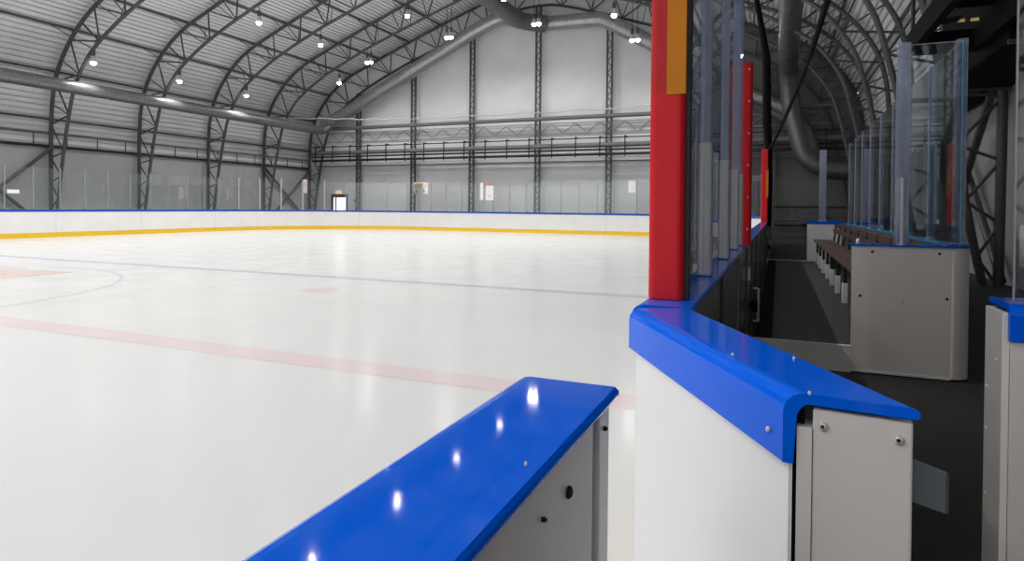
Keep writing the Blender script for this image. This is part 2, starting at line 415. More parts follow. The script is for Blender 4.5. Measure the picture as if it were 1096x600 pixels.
# ------------------------------------------------------------------ ducts
def round_path(pts, r=.9, k=6):
    out = [Vector(pts[0])]
    for i in range(1, len(pts)-1):
        p = Vector(pts[i]); a = Vector(pts[i-1])-p; b = Vector(pts[i+1])-p
        d = min(r, a.length*.45, b.length*.45); A = p+a.normalized()*d; B = p+b.normalized()*d
        for j in range(k+1):
            t = j/k; out.append(A.lerp(p, t).lerp(p.lerp(B, t), t))
    out.append(Vector(pts[-1])); return out
def duct(name, pts, r, m_, label, seams=0, rr=.9):
    t = thing(name, label, 'air duct', pts[0])
    o = Vector(pts[0]); P = [p-o for p in round_path(pts, rr)]
    MB().tube(P, r, 18).build('duct_pipe', m_, t)
    # raised joint collars
    L = [0]
    for a, b in zip(P, P[1:]): L.append(L[-1]+(b-a).length)
    step = seams or 3.0; s = step
    while s < L[-1]-.3:
        for i in range(len(L)-1):
            if L[i] <= s <= L[i+1] and L[i+1] > L[i]:
                d = (P[i+1]-P[i]).normalized(); c = P[i]+d*(s-L[i]); MB().tube([c-d*.03, c+d*.03], r*1.035, 18).build('joint_collar', m_, t); break
        s += step
    return t
dl = duct('ventilation_duct', [(-30.75, -2, 6.95), (-30.75, 37.1, 6.95), (-30.2, 37.35, 7.3)], .31, GALVP, 'long round galvanised duct along the long side of the rink', 4.65)
duct('ventilation_duct', [(-30.9, 37.45, 7.3), (-27.0, 37.45, 9.1), (-18.7, 37.45, 13.05), (-16.7, 37.45, 13.8), (-14.6, 37.45, 13.1), (-13.9, 37.45, 13.05), (-9.95, 37.45, 12.97), (-7.3, 37.45, 11.4), (1.0, 37.45, 6.3)], .45, GALV, 'galvanised duct following the arch of the gable wall', 3.1, .5)
duct('ventilation_duct', [(-15.5, 1, 13.3), (-15.3, 33, 13.3), (-15.0, 36.3, 13.05), (-13.6, 37.3, 13.0)], .52, GALVD, 'wide round duct hanging under the roof ridge', 3.2, 1.2)
rd = duct('ventilation_duct', [(.34, 20, 10.1), (.36, 35.6, 8.9), (.55, 36.6, 6.8), (1.2, 36.7, 4.3), (2.2, 36.7, 3.55), (3.4, 36.7, 3.5)], .46, GALVD, 'dull round duct bending down the gable wall behind the benches', 2.4, 1.0)
for y in range(21, 36, 2):
    MB().lathe([(0, 0), (.07, 0), (.07, .03), (0, .03)], (0, y-20, -.46-(y-20)*.0769*1.0), 10).build('outlet', HOLE, rd)
duct('ventilation_duct', [(-2.2, 37.0, 8.1), (.4, 36.9, 6.9), (1.35, 36.9, 5.6), (1.6, 36.9, 4.3)], .40, GALVD, 'shorter dark duct beside the bending duct on the gable wall', 2.0, .8)

# ------------------------------------------------------------------ pendant lamps
lens_prof = [(0, 0), (.17, 0), (.17, .03), (.0, .03)]
def lamp_meshes():
    D = {}
    D['reflector'] = MB().lathe([(.06, .34), (.09, .30), (.12, .16), (.15, .04), (.143, .035), (.115, .15), (.08, .29), (.0, .30)], (0, 0, 0), 18).mesh('reflector', ALU)
    D['housing'] = MB().lathe([(0, .62), (.07, .62), (.085, .58), (.085, .36), (.06, .33), (0, .33)], (0, 0, 0), 14).mesh('housing', STEEL)
    D['lens'] = MB().lathe([(0, -.10), (.055, -.09), (.10, -.06), (.125, .0), (.12, .06), (.0, .07)], (0, 0, 0), 18).mesh('lens', LAMPL)
    return D
LM = lamp_meshes(); ROD = {}
LIGHTS = []
def lamp(x, y, z, label, power=150., twin=False):
    t = thing('pendant_lamp', label, 'lamp', (x, y, z), 0, 'pendant lamps over the ice')
    for k in ('reflector', 'housing', 'lens'): inst(k, LM[k], t)
    top = z_on(IC, x-XC)-z-.06
    kk = round(top, 2)
    if kk not in ROD: ROD[kk] = MB().tube([(0, 0, .6), (0, 0, max(.7, top))], .016, 6).mesh('rod', STEELD)
    inst('rod', ROD[kk], t)
    l = bpy.data.lights.new('lamp_light', 'SPOT'); l.energy = power; l.color = (1., .985, .965)
    l.spot_size = math.radians(112 if x < -29 else 165 if y > 30 else 138); l.spot_blend = .8; l.shadow_soft_size = .06
    lo = bpy.data.objects.new('lamp_light', l); COL.objects.link(lo); lo.parent = t; lo.location = (0, 0, -.2)
    LIGHTS.append(lo)
ROWS = [(-29.9, 8.1), (-24.3, 10.66), (-18.5, 11.7), (-12.85, 11.92), (-7.2, 10.48), (-2.0, 9.2)]
PW = 470.
for ti in range(1, 11):
    y = 38.4-4.65*ti
    for ri, (x, z) in enumerate(ROWS):
        if ri == 0 and ti == 1: x, z = -26.64, 9.5
        if ri == 5 and ti > 2: continue
        nm = 'lit pendant lamp under the %s truss from the gable, %s row from the long side' % (ORD[ti-1], ORD[ri])
        pw = PW*(.12 if ri == 5 else   .5 if ri == 0 else 1.)
        if ti == 1 and ri > 0:
            lamp(x-.15, y, z, 'lit pendant lamp of a pair, nearer the long side, %s row' % ORD[ri], pw*.5)
            lamp(x+.15, y, z, 'lit pendant lamp of a pair, nearer the benches, %s row' % ORD[ri], pw*.5)
        else: lamp(x, y, z, nm, pw)

# ------------------------------------------------------------------ dasher boards
def cap_profile(roll=True, w0=-.012, w1=.152, zt=1.2):
    """blue rail: 14 mm plate, rolled down over the ice side"""
    p = []
    if roll:
        p += [(w0, zt-.105), (w0, zt-.03)]
        for k in range(1, 6):
            a = pi-(pi/2)*k/5; p.append((w0+.03+.03*math.cos(a), zt-.03+.03*math.sin(a)))
        p += [(w1-.006, zt), (w1, zt-.005), (w1, zt-.012), (w1-.004, zt-.015)]
        for k in range(0, 6):
            a = pi/2+(pi/2)*k/5; p.append((w0+.03+.012*math.cos(a), zt-.015-(.02*(k/5))))
        p += [(w0+.014, zt-.105)]
    else:
        p = [(w0, zt-.022), (w0, zt-.004), (w0+.005, zt), (w1-.005, zt), (w1, zt-.004), (w1, zt-.022)]
    return p
CAPP = cap_profile()
def boards(name, st, label, far=True, back=None, face=WHITE, group='dasher board sections', kick=True, top=1.18, th=.14, cap=BLUE):
    """st: stations (point on the ice-side face, unit vector away from the ice)"""
    t = thing(name, label, 'rink board', (st[0][0][0], st[0][0][1], 0), 0, group)
    o = st[0][0]; S = [((p[0]-o[0], p[1]-o[1]), a) for p, a in st]
    MB().sweep(S, [(0, .20 if kick else .01), (0, top-.022), (.02, top-.022), (.02, .20 if kick else .01)]).build('facing', face, t)
    if kick: MB().sweep(S, [(-.006, .0), (-.006, .195), (.02, .2), (.02, 0)]).build('kick_plate', YELL, t)
    MB().sweep(S, [(.022, .0), (.022, top-.022), (th-.012, top-.022), (th-.012, 0)]).build('frame', STEEL if back is None else back, t)
    MB().sweep(S, CAPP).build('top_rail', cap, t)
    return t
# rink outline path (ice-side face), from the long side round the far end to the bench side
XL, YE, XR, RC = -29.0, 34.55, -.36, 8.5
def path_pt(s):
    y0 = 10.0
    a = YE-RC-y0
    if s < a: return (XL, y0+s), (-1., 0.)
    s -= a; q = RC*pi/2
    if s < q:
        th = s/RC; return (XL+RC-RC*math.cos(th), YE-RC+RC*math.sin(th)), (-math.cos(th), math.sin(th))
    s -= q; w = XR-XL-2*RC
    if s < w: return (XL+RC+s, YE), (0., 1.)
    s -= w
    if s < q:
        th = s/RC; return (XR-RC+RC*math.sin(th), YE-RC+RC*math.cos(th)), (math.sin(th), math.cos(th))
    s -= q
    return (XR, YE-RC-s), (1., 0.)
SA = YE-RC-10.0; SB = SA+RC*pi/2; SC = SB+(XR-XL-2*RC); SD = SC+RC*pi/2
cuts = [0, 3.6, 7.6, 11.6, SA]+[SA+RC*pi/6*k for k in (1, 2, 3)]+[SB+4.0, SB+8.0, SC]+[SC+RC*pi/6*k for k in (1, 2, 3)]+[SD+5, SD+9.85]
names = []
k1 = k2 = k3 = k4 = k5 = 0
for a, b in zip(cuts, cuts[1:]):
    mid = (a+b)/2
    if mid < SA: lab = 'white board with yellow kick plate on the straight long side, %s before the corner' % ORD[3-k1]; k1 += 1
    elif mid < SB: lab = 'curved white board with yellow kick plate in the corner by the doorway, %s piece' % ORD[k2]; k2 += 1
    elif mid < SC: lab = 'white board with yellow kick plate across the far end, %s from doorway corner' % ORD[k3]; k3 += 1
    elif mid < SD: lab = 'curved white board in the far corner on the bench side, %s piece' % ORD[k4]; k4 += 1
    else: lab = 'white board beyond the players bench, %s after the far corner' % ORD[k5]; k5 += 1
    n = max(1, int((b-a)/.8)) if SA-.1 < mid < SB+.1 or SC < mid < SD else 1
    st = [path_pt(a+.004+(b-a-.008)*i/n) for i in range(n+1)]
    boards('dasher_board', st, lab, cap=NAVY)
# glass and posts on the far boards
GH = 3.02
def post_mesh(h, w=.035, d=.03, zb=1.2):
    return MB().box(-w, w, -d, d, zb, h).box(-w-.02, w+.02, -d-.012, d+.012, zb, zb+.06)
PMF = post_mesh(GH, .022, .022).mesh('glass_post', ACRF)
PMG = post_mesh(GH+.05, .045, .04).mesh('glass_post', LATT)
def far_posts():
    ss = []
    y = 12.4
    while y < YE-RC-.2: ss.append(y-10.0); y += 1.08
    k = 10
    for i in range(k): ss.append(SA+.25+(RC*pi/2-.3)*i/k)
    x = XL+RC+.35
    while x < XR-RC: ss.append(SB+x-(XL+RC)); x += 1.075
    for i in range(10): ss.append(SC+.4+(RC*pi/2-.3)*i/10)
    s = SD+.4
    while s < SD+9.7: ss.append(s); s += 1.15
    return ss
FS = far_posts()
cnt = {'a': 0, 'b': 0, 'c': 0, 'd': 0, 'e': 0}
def seg_of(s): return 'a' if s < SA else 'b' if s < SB else 'c' if s < SC else 'd' if s < SD else 'e'
SEGN = {'a': 'along the long side, counted towards the corner', 'b': 'round the corner by the doorway', 'c': 'along the far end, counted from the doorway corner',
        'd': 'round the far corner on the bench side', 'e': 'beyond the bench, counted from the far corner'}
na = {'a': 0, 'b': 0, 'c': 0, 'd': 0, 'e': 0}; ng = dict(na)
TINT = {}
for i, s in enumerate(FS):
    p, a = path_pt(s); g = seg_of(s)
    c = (p[0]+a[0]*.075, p[1]+a[1]*.075)
    gatep = g == 'b' and (abs(p[0]+28.05) < .9 or abs(p[0]+26.3) < .5)
    o = inst('glass_post', PMG if gatep else PMF, None, (c[0], c[1], 0), math.atan2(a[1], a[0])+pi/2)
    tag(o, '%s %s rink glass post %s' % (ORD[na[g]], 'stout pale' if gatep else 'slim grey', SEGN[g]), 'glass post', 'posts of the far rink glass'); na[g] += 1
    if i+1 < len(FS):
        s2 = FS[i+1]; g2 = seg_of((s+s2)/2)
        p2, a2 = path_pt(s2); c2 = (p2[0]+a2[0]*.075, p2[1]+a2[1]*.075)
        d = Vector((c2[0]-c[0], c2[1]-c[1])); L = d.length
        m = MB().box(.03, L-.03, -.006, .006, 1.2, GH-.06)
        o = m.build('glass_screen', GL, None, None, (c[0], c[1], 0)); o.rotation_euler = (0, 0, math.atan2(d.y, d.x))
        tag(o, '%s clear rink glass pane %s' % (ORD[ng[g2]], SEGN[g2]), 'glass screen', 'panes of the far rink glass'); ng[g2] += 1

# notices on the far glass and wall
def sign(name, x, y, z, w, h, label, bands, rz=0, cat='sign'):
    t = thing(name, label, cat, (x, y, z), rz)
    MB().box(-w/2, w/2, -.006, .006, 0, h).build('sheet', PAPER, t)
    for (u0, u1, v0, v1, m_, nm) in bands:
        MB().box(-w/2+u0*w, -w/2+u1*w, -.010, -.0062, v0*h, v1*h).build(nm, m_, t)
YG = YE+.04
sign('notice_board', -20.9, YG-.0, 2.28, 1.06, .72, 'white notice with orange patch and red corner on the far end glass', [(.08, .46, .52, .92, PORANGE, 'orange_patch'), (.55, .95, .6, .85, PPINK, 'pink_print'), (.04, .12, .04, .18, PRED, 'red_corner'), (.2, .26, .02, .34, STEEL, 'dark_print'), (.7, .78, .1, .38, GREYPIPE, 'dark_print')])
sign('notice', -16.62, YG, 1.93, .22, 1.02, 'narrow tall white notice on the far end glass', [])
sign('notice', -16.09, YG, 1.90, .53, .88, 'wide white notice beneath a red heading on the far end glass', [(.3, .75, 1.01, 1.2, PRED, 'red_heading'), (.3, .7, .2, .34, PPINK, 'pink_print')])
sign('notice', -7.4, YG-.17, 2.36, .40, .62, 'plain white notice on the far end glass nearest the red padded post', [(.45, .7, .35, .5, PPINK, 'pale_print')])
sign('notice', -29.06, 15.96, 1.86, .45, .15, 'small white paper strip on the long side glass', [], pi/2)
t = sign('notice', -29.0, 33.3, 2.3, .25, .9, 'small pale notice on a post by the doorway corner', [(.1, .9, .5, .9, PPINK, 'pink_print')], pi/4)

# bright doorway in the gable wall
d = MB().box(-31.15, -29.68, 38.62, 38.74, 2.09, 2.36).box(-31.15, -30.95, 38.62, 38.74, 0, 2.1).box(-30.78, -30.66, 38.62, 38.74, 0, 2.1).box(-29.82, -29.70, 38.62, 38.74, 0, 2.1).build('door_1', STEELD)
struct(d, 'black door frame with bright daylight behind its panes')
struct(MB().box(-30.95, -30.78, 38.66, 38.70, 0, 2.09).build('side_pane', DOORL, d))
struct(MB().box(-30.66, -29.82, 38.66, 38.70, 0, 2.09).build('door_pane', DOORL, d))
tag(MB().box(-30.72, -30.3, 38.55, 38.735, 2.37, 2.60).build('exit_light', EXITM), 'small lit orange box above the bright doorway', 'exit light')
tag(MB().lathe([(0, 0), (.09, 0), (.09, .05), (.05, .08), (0, .08)], (0, 0, 0), 12).build('wall_switch', STEELD, None, None, (-28.95, 38.62, 1.9)), 'small dark round fitting on wall beside the doorway', 'switch')
bpy.data.objects['wall_switch'].rotation_euler = (pi/2, 0, 0)

# thin cord strung across the hall
cp = [(-32.4, 33, 7.4), (-30.88, 33, 7.31), (-27.37, 33, 7.12), (-24, 33, 6.92), (-21.32, 33, 6.81), (-16.84, 33, 6.77), (-11.5, 33, 6.76), (-6.49, 33, 6.82), (-3.5, 33, 6.9)]
pp = []
for a, b in zip(cp, cp[1:]):
    for k in range(6):
        t_ = k/6; v = Vector(a).lerp(Vector(b), t_); v.z += .035*math.sin(len(pp)*1.7); pp.append(v)
tag(MB().tube(pp, .03, 5).build('hanging_cord', CORD), 'pale wavy cord strung across the hall before the gable wall', 'cord')

# ------------------------------------------------------------------ boards beside the viewer
def bolt(parent, loc, rot, r=.008, m_=SCREW, nm='bolt'):
    o = MB().lathe([(0, .004), (r*.6, .004), (r, .0015), (r, -.002), (0, -.002)], (0, 0, 0), 12).build(nm, m_, parent, None, loc); o.rotation_euler = rot
    return o
# fixed board with blue rail, in front of the viewer
t = thing('dasher_board', 'white board with wide blue rail ending beside the open gate, nearest on the ice', 'rink board', (-.36, -1.5, 0), 0)
L0 = 2.42
MB().box(0, .018, 0, L0-.01, .01, 1.178).build('facing', FACE, t)
MB().box(.02, .118, 0, L0-.03, 0, 1.178).build('frame', STEEL, t)
bevel(MB().box(.119, .131, 0, L0-.085, .0, 1.178).build('rear_panel', GREYW, t), .002)
bevel(MB().box(.10, .134, L0-.062, L0-.008, .0, 1.178).build('end_post', PALE, t, 'pale end strip'), .003)
S = [((0, 0), (1, 0)), ((0, L0-.03), (1, 0)), ((0, L0-.006), (1, 0))]
o = MB().sweep([((0, 0), (1, 0)), ((0, L0), (1, 0))], cap_profile(True, -.024, .146)).build('top_rail', BLUE, t); bevel(o, .006, 3)
bolt(t, (.1325, .723+1.5, 1.123), (0, pi/2, 0), .0075, HOLE, 'bolt_hole')
bolt(t, (.1325, .633+1.5, 1.131), (0, pi/2, 0), .0028, HOLE, 'bolt_hole')
bolt(t, (.1355, .880+1.5, 1.150), (0, pi/2, 0), .0035, HOLE, 'bolt_hole')
bolt(t, (.145-.02, 2.1, 1.2), (0, 0, 0), .002, SCREW, 'screw')

# open gate leaf swung off the ice
A = Vector((-.362, 1.665)); D = Vector((-.215, 1.735)); B = Vector((.010, 1.005)); Cc = Vector((.178, .985))
t = thing('rink_gate', 'open white gate leaf with blue rail hinged at the red padded post', 'gate', (A.x, A.y, 0), 0)
w0 = D-A; w1 = Cc-B
def gst(pr0, pr1): return [(((0, 0)), (w0/1.0)), ((B-A), (w1/1.0))]
def gprof(p, w=.165): return [(q/w, z) for q, z in p]
GST = [((0, 0), (w0.x, w0.y)), ((B.x-A.x, B.y-A.y), (w1.x, w1.y))]
# the plate is inset from the rail's edge
def sub(f0, f1, e=0.0):
    """ground line at a fraction across the leaf, pulled back from the free end by e"""
    u = (B-A).normalized()
    a0 = w0*f0; a1 = (B-A)+w1*f0-u*e
    return a0, a1
o = MB().sweep(GST, gprof(cap_profile(True, 0.0, .165))).build('top_rail', BLUE, t); bevel(o, .002, 2)
def slab(f0, f1, z0, z1, e, nm, m_, s0=0.02):
    u = (B-A).normalized(); u2 = (Cc-D).normalized()
    a = w0*f0+u*s0; b = w0*f1+u2*s0; c = (B-A)+w1*f1-u2*e; d2 = (B-A)+w1*f0-u*e
    return MB().prism([a, d2, c, b], z0, z1).build(nm, m_, t)
slab(.08, .108, .012, 1.178, .010, 'facing', FACE)
slab(.11, .235, .0, 1.176, .022, 'frame_gap', BLACK)
slab(.24, .90, .0, 1.176, .055, 'core', STEEL)
slab(.91, .97, .0, 1.176, .03, 'rear_panel', GREYW)
# end panel closing the free end
u2 = (Cc-B).normalized()
fwd = Vector((u2.y, -u2.x))
E0 = (B-A)+w1*.23; E1 = (B-A)+w1*.955
ang = math.atan2(u2.y, u2.x)
ep = MB().box(0, (E1-E0).length, 0.006, .024, .0, 1.178).build('end_panel', GREYW, t, None, (E0.x, E0.y, 0)); ep.rotation_euler = (0, 0, ang); bevel(ep, .003, 2)
ep2 = MB().box(0, .020, .004, .05, .0, 1.150).build('side_strip', PALE, t, None, (E0.x-.0205*u2.x, E0.y-.0205*u2.y, 0))
ep2.data.materials.clear(); ep2.data.materials.append(GREYW); ep2.rotation_euler = (0, 0, ang)
WL = (E1-E0).length
bolt(ep, (.014, .0045, 1.155), (pi/2, 0, 0), .0065, SCREW); bolt(ep, (.014-.001, .0028, 1.156), (pi/2, 0, 0), .003, HOLE, 'bolt_socket')
bolt(ep, (WL-.016, .0045, 1.153), (pi/2, 0, 0), .0065, SCREW); bolt(ep, (WL-.017, .0028, 1.154), (pi/2, 0, 0), .003, HOLE, 'bolt_socket')
# screws on the rail
for sx, sy in ((-.073, 1.210), (.029, 1.226), (.045, 1.003)): bolt(t, (sx-A.x, sy-A.y, 1.2), (0, 0, 0), .0028, SCREW, 'screw')
q = (B-A)*.95; fn = math.atan2((B-A).y, (B-A).x)
bolt(t, (q.x-.001, q.y-.001, 1.13), (pi/2, 0, fn), .0045, SCREW, 'screw')
# latch plate
lp = MB().add([(0, 0, .0), (.044, .012, -.017), (.044, .012, -.071), (0, 0, -.057), (0.002, .010, .0), (.046, .022, -.017), (.046, .022, -.071), (0.002, .010, -.057)],
     [(0, 1, 2, 3), (7, 6, 5, 4), (0, 4, 5, 1), (3, 2, 6, 7), (0, 3, 7, 4), (1, 5, 6, 2)]).build('latch_plate', LATCH, t, 'grey zinc plate', (.172-A.x, 1.012-A.y, 1.122))
MB().add([(.0442, .0118, -.017), (.0442, .0118, -.071), (.0465, .0222, -.071), (.0465, .0222, -.017), (.0475, .0116, -.017), (.0475, .0116, -.071), (.0485, .022, -.071), (.0485, .022, -.017)],
     [(0, 1, 2, 3), (7, 6, 5, 4), (0, 4, 5, 1), (3, 2, 6, 7), (0, 3, 7, 4), (1, 5, 6, 2)]).build('rusty_edge', COPPER, lp)

# boards from the gate post along the players' bench
def rboard(y0, y1, label, gate=False):
    t = thing('bench_gate' if gate else 'dasher_board', label, 'gate' if gate else 'rink board', (-.36, y0, 0), 0)
    L = y1-y0-.006
    MB().box(0, .02, 0, L, .2, 1.178).build('facing', FACE, t)
    MB().box(-.006, .02, 0, L, 0, .198).build('kick_plate', YELL, t)
    MB().box(.022, .118, 0, L, 0, 1.178).build('frame', STEEL, t)
    MB().box(.120, .131, 0, L, .0, 1.178).build('rear_panel', DARKP, t)
    n = max(1, round(L/1.1))
    for i in range(n+1):
        y = min(L-.03, max(.03, L*i/n)); MB().box(.131, .139, y-.022, y+.022, 0, 1.176).build('rear_rib', STEELD if i % 2 else GREYPIPE, t)
    bevel(MB().sweep([((0, 0), (1, 0)), ((0, L), (1, 0))], CAPP).build('top_rail', BLUE, t), .004)
    if gate:
        for z in (.35, .95):
            MB().box(.132, .16, .02, .16, z-.05, z+.05).build('hinge', ALU, t)
        k = MB().lathe([(0, .06), (.05, .06), (.06, .03), (.03, 0), (0, 0)], (0, 0, 0), 14).build('knob', BLACK, t, None, (.14, L*.55, .62)); k.rotation_euler = (0, pi/2, 0)
        MB().tube([(.16, L*.75, .75), (.2, L*.75, .75), (.2, L*.75, .45), (.16, L*.75, .45)], .012, 8).build('handle', ALU, t)
    return t
rboard(1.745, 5.35, 'board with blue rail between the tall red pad and the shorter bolted red pad')
rboard(5.35, 6.45, 'dark backed bench gate with blue rail just past the bolted red pad', True)
rboard(6.45, 10.8, 'dark backed board with blue rail facing the near half of the bench')
rboard(10.8, 15.05, 'dark backed board with blue rail facing the far half of the bench')
rboard(15.05, 16.2, 'dark backed bench gate at the farthest red pad', True)

# padded posts
def pad_mesh(w, d, z0, z1, r=.02):
    poly = []
    for cx, cy, a0 in ((w-r, d-r, 0), (r, d-r, pi/2), (r, r, pi), (w-r, r, 3*pi/2)):
        for k in range(5):
            a = a0+pi/2*k/4; poly.append((cx+r*math.cos(a), cy+r*math.sin(a)))
    return MB().prism(poly, z0, z1, smooth=False)
t = thing('post_pad', 'tall red padded post with orange stripe standing on the blue rail by the gate', 'padded post', (-.352, 1.86, 1.2), 0, 'red padded posts')
o = pad_mesh(.102, .085, .002, .60).build('lower_pad', RED, t); bevel(o, .008, 3)
pad_mesh(.102, .085, .6, 2.1).build('upper_pad', mat('faded_red_vinyl', (.48, .012, .014), .42, spec=.25, noise=.05, bump=.1, bscale=9), t)
MB().box(.05, .1035, -.0035, .05, .595, 2.1).build('orange_stripe', ORANGE, t)
MB().box(.1, .112, .03, .08, .002, 2.1).build('post_channel', STEELD, t)
t = thing('post_pad', 'shorter red padded post with bright bolts, second along the rail', 'padded post', (-.30, 5.06, 1.2), 0, 'red padded posts')
pad_mesh(.112, .10, .002, 1.37).build('pad', RED, t)
for k in range(6): bolt(t, (.088, -.001, .12+k*.24), (pi/2, 0, 0), .007, SCREW)
for k in range(6): bolt(t, (.03, -.001, .12+k*.24), (pi/2, 0, 0), .006, SCREW)
t = thing('post_pad', 'distant red padded post with orange stripe at far end of the bench', 'padded post', (-.36, 15.1, 1.2), 0, 'red padded posts')
pad_mesh(.14, .12, .002, 1.62).build('pad', RED, t)
MB().box(.10, .146, -.006, .1, .55, 1.15).build('orange_stripe', ORANGE, t)
# glass between the pads
def stanchion(x, y, label, h=1.9, sleeve=.53, w=.033, d=.03, group='posts of the rail glass', acr=ACR, zb=1.2, clear_w=None, round_=False):
    t = thing('glass_stanchion', label, 'glass post', (x, y, zb), 0, group)
    if round_: MB().tube([(0, -.0, 0), (0, 0, sleeve)], w, 20).build('sleeve', ALU, t, 'round grey metal sleeve')
    else: bevel(MB().box(-w, w, -d, d, 0, sleeve).build('sleeve', ALU, t, 'grey metal sleeve'), .008, 2)
    cw = clear_w or w*.8
    MB().box(-cw, cw, -d*.9, -d*.4, .01, h).box(-cw, cw, d*.4, d*.9, .01, h).build('clear_channel', acr, t, 'clear violet-tinted channel')
    MB().box(-cw*.35, cw*.35, -d*.35, d*.35, sleeve, h).build('clear_web', acr, t)
    return t
ys = [2.62, 3.56, 4.45, 4.95]
for i, y in enumerate(ys):
    stanchion(-.275, y, 'clear post with grey metal sleeve on the blue rail, %s behind the tall red pad' % ORD[i], 2.1)
yy = [1.95]+ys
for i in range(len(yy)-1):
    o = MB().box(-.281, -.269, yy[i]+.035, yy[i+1]-.035, 1.2, 3.25).build('glass_screen', GLN)
    tag(o, 'smoky glass pane on the blue rail, %s behind the tall red pad' % ORD[i], 'glass screen', 'panes of the rail glass')

# ------------------------------------------------------------------ players' bench
YP = 6.47
pl = struct(MB().box(-.215, 1.36, YP+.012, 16.9, 0, .232).box(-.215, 1.36, YP+.012, YP+.03, 0, .238).build('floor_platform', MAT_), 'raised bench platform with charcoal rubber mat')
struct(MB().box(-.205, .62, YP-.006, YP+.011, 0.0, .226).build('riser_board', PALE, pl))
struct(MB().box(-.205, .62, YP-.012, YP+.035, .226, .241).build('riser_trim', WHITE, pl))
struct(MB().box(-.205, -.04, YP+.03, 16.8, .2325, .2345).build('platform_gutter', BLACK, pl))
struct(MB().box(-.205, .65, 16.88, 16.93, .0, .25).build('platform_end_trim', WHITE, pl))
# near end panel, rounded at its outer corner
t = thing('end_panel', 'large pale end panel with thin blue cap closing the players bench', 'bench panel', (.62, YP, 0), 0)
XW = .76; RR = .16
fp = MB().box(0, XW, 0, .018, .03, 1.15).build('front_panel', GREYW, t); bevel(fp, .003)
def arcpts(r0, n=10): return [(XW+r0*math.sin(a*pi/2/n), RR-r0*math.cos(a*pi/2/n)) for a in range(n+1)]
outp = arcpts(RR); inp = arcpts(RR-.018)
m = MB(); m.prism(outp+inp[::-1], .02, 1.15, smooth=True); m.build('corner_panel', GREYW, t)
MB().box(0, XW, .02, .14, .0, 1.14).build('frame', STEEL, t)
MB().box(-.006, XW, -.008, .02, .012, .03).build('base_trim', WHITE, t)
capo = [(-.012, -.012), (XW, -.012)]+[(XW+(RR+.012)*math.sin(a*pi/20), RR-(RR+.012)*math.cos(a*pi/20)) for a in range(1, 11)]+[(XW+.01, RR), (XW, .15), (-.012, .15)]
MB().prism(capo, 1.152, 1.166).build('top_rail', BLUE, t)
for (x, z) in ((.16, 1.10), (.67, 1.10), (.07, .70), (.77-.04, .71), (.4, .66)):
    bolt(t, (x, -.001, z), (pi/2, 0, 0), .012 if z != .66 else .006, HOLE, 'bolt_hole')
o = MB().lathe([(0, .05), (.012, .045), (.018, .0), (0, 0)], (.05, .04, 1.166), 10).build('knob', PAPER, t)
# back boards with blue rail
t = thing('back_board', 'long board with bright blue rail behind the bench seat', 'bench panel', (1.38, YP+.16, 0), 0)
LB = 16.6-YP
MB().box(0, .02, 0, LB, .0, 1.15).build('facing', WOODG, t)
MB().box(.022, .14, 0, LB, 0, 1.15).build('frame', STEEL, t)
MB().box(.142, .16, 0, LB, 0, 1.15).build('rear_panel', GREYW, t)
bevel(MB().box(-.012, .17, 0, LB, 1.152, 1.178).build('top_rail', mat('light_blue_plastic', (.03, .24, .5), .2, noise=.03), t), .004)
# far end panel
t = thing('end_panel', 'small white end panel with blue cap at the far end of the bench', 'bench panel', (.65, 16.9, 0), 0)
MB().box(0, .74, 0, .02, 0, 1.16).build('front_panel', WHITE, t)
MB().box(0, .74, .02, .14, 0, 1.15).build('frame', STEEL, t)
MB().box(-.012, .76, -.015, .15, 1.14, 1.21).build('top_rail', BLUE, t)
stanchion(.98, 16.97, 'lone clear post standing on the far white end panel', 1.72, .02, .1, .03, 'posts of the bench glass', ACR, 1.21, .075)
# the bench
def bench():
    t = thing('bench', 'long brown slatted bench with backrest on the raised mat', 'bench', (.76, 7.3, .238), 0)
    L = 9.1
    for i in range(4):
        x = .0+i*.098; bevel(MB().box(x, x+.088, 0, L, .515, .55).build('seat_slat', WOOD, t), .005)
    for i, z in enumerate((.72, .835)):
        o = bevel(MB().box(.415+i*.025, .44+i*.025, .0, L, z, z+.095).build('back_slat', WOOD, t), .005)
    y = L-.45; k = 0
    while y > .1:
        f = MB().box(.05, .09, y-.02, y+.02, .0, .51).box(.33, .37, y-.02, y+.02, 0, .51).box(.05, .37, y-.02, y+.02, .475, .513)
        fr = f.build('leg_frame', STEELD, t)
        MB().add([(.37, y-.02, .42), (.41, y-.02, .42), (.465, y-.02, .92), (.425+.01, y-.02, .92), (.37, y+.02, .42), (.41, y+.02, .42), (.465, y+.02, .92), (.435, y+.02, .92)],
                 [(0, 1, 2, 3), (7, 6, 5, 4), (0, 4, 5, 1), (1, 5, 6, 2), (2, 6, 7, 3), (3, 7, 4, 0)]).build('back_bracket', STEELD, fr)
        bevel(MB().box(.035, .10, y-.06, y+.06, 0, .26).build('foot_block', WHITE, fr, 'white plastic block'), .004)
        y -= 1.08; k += 1
bench()
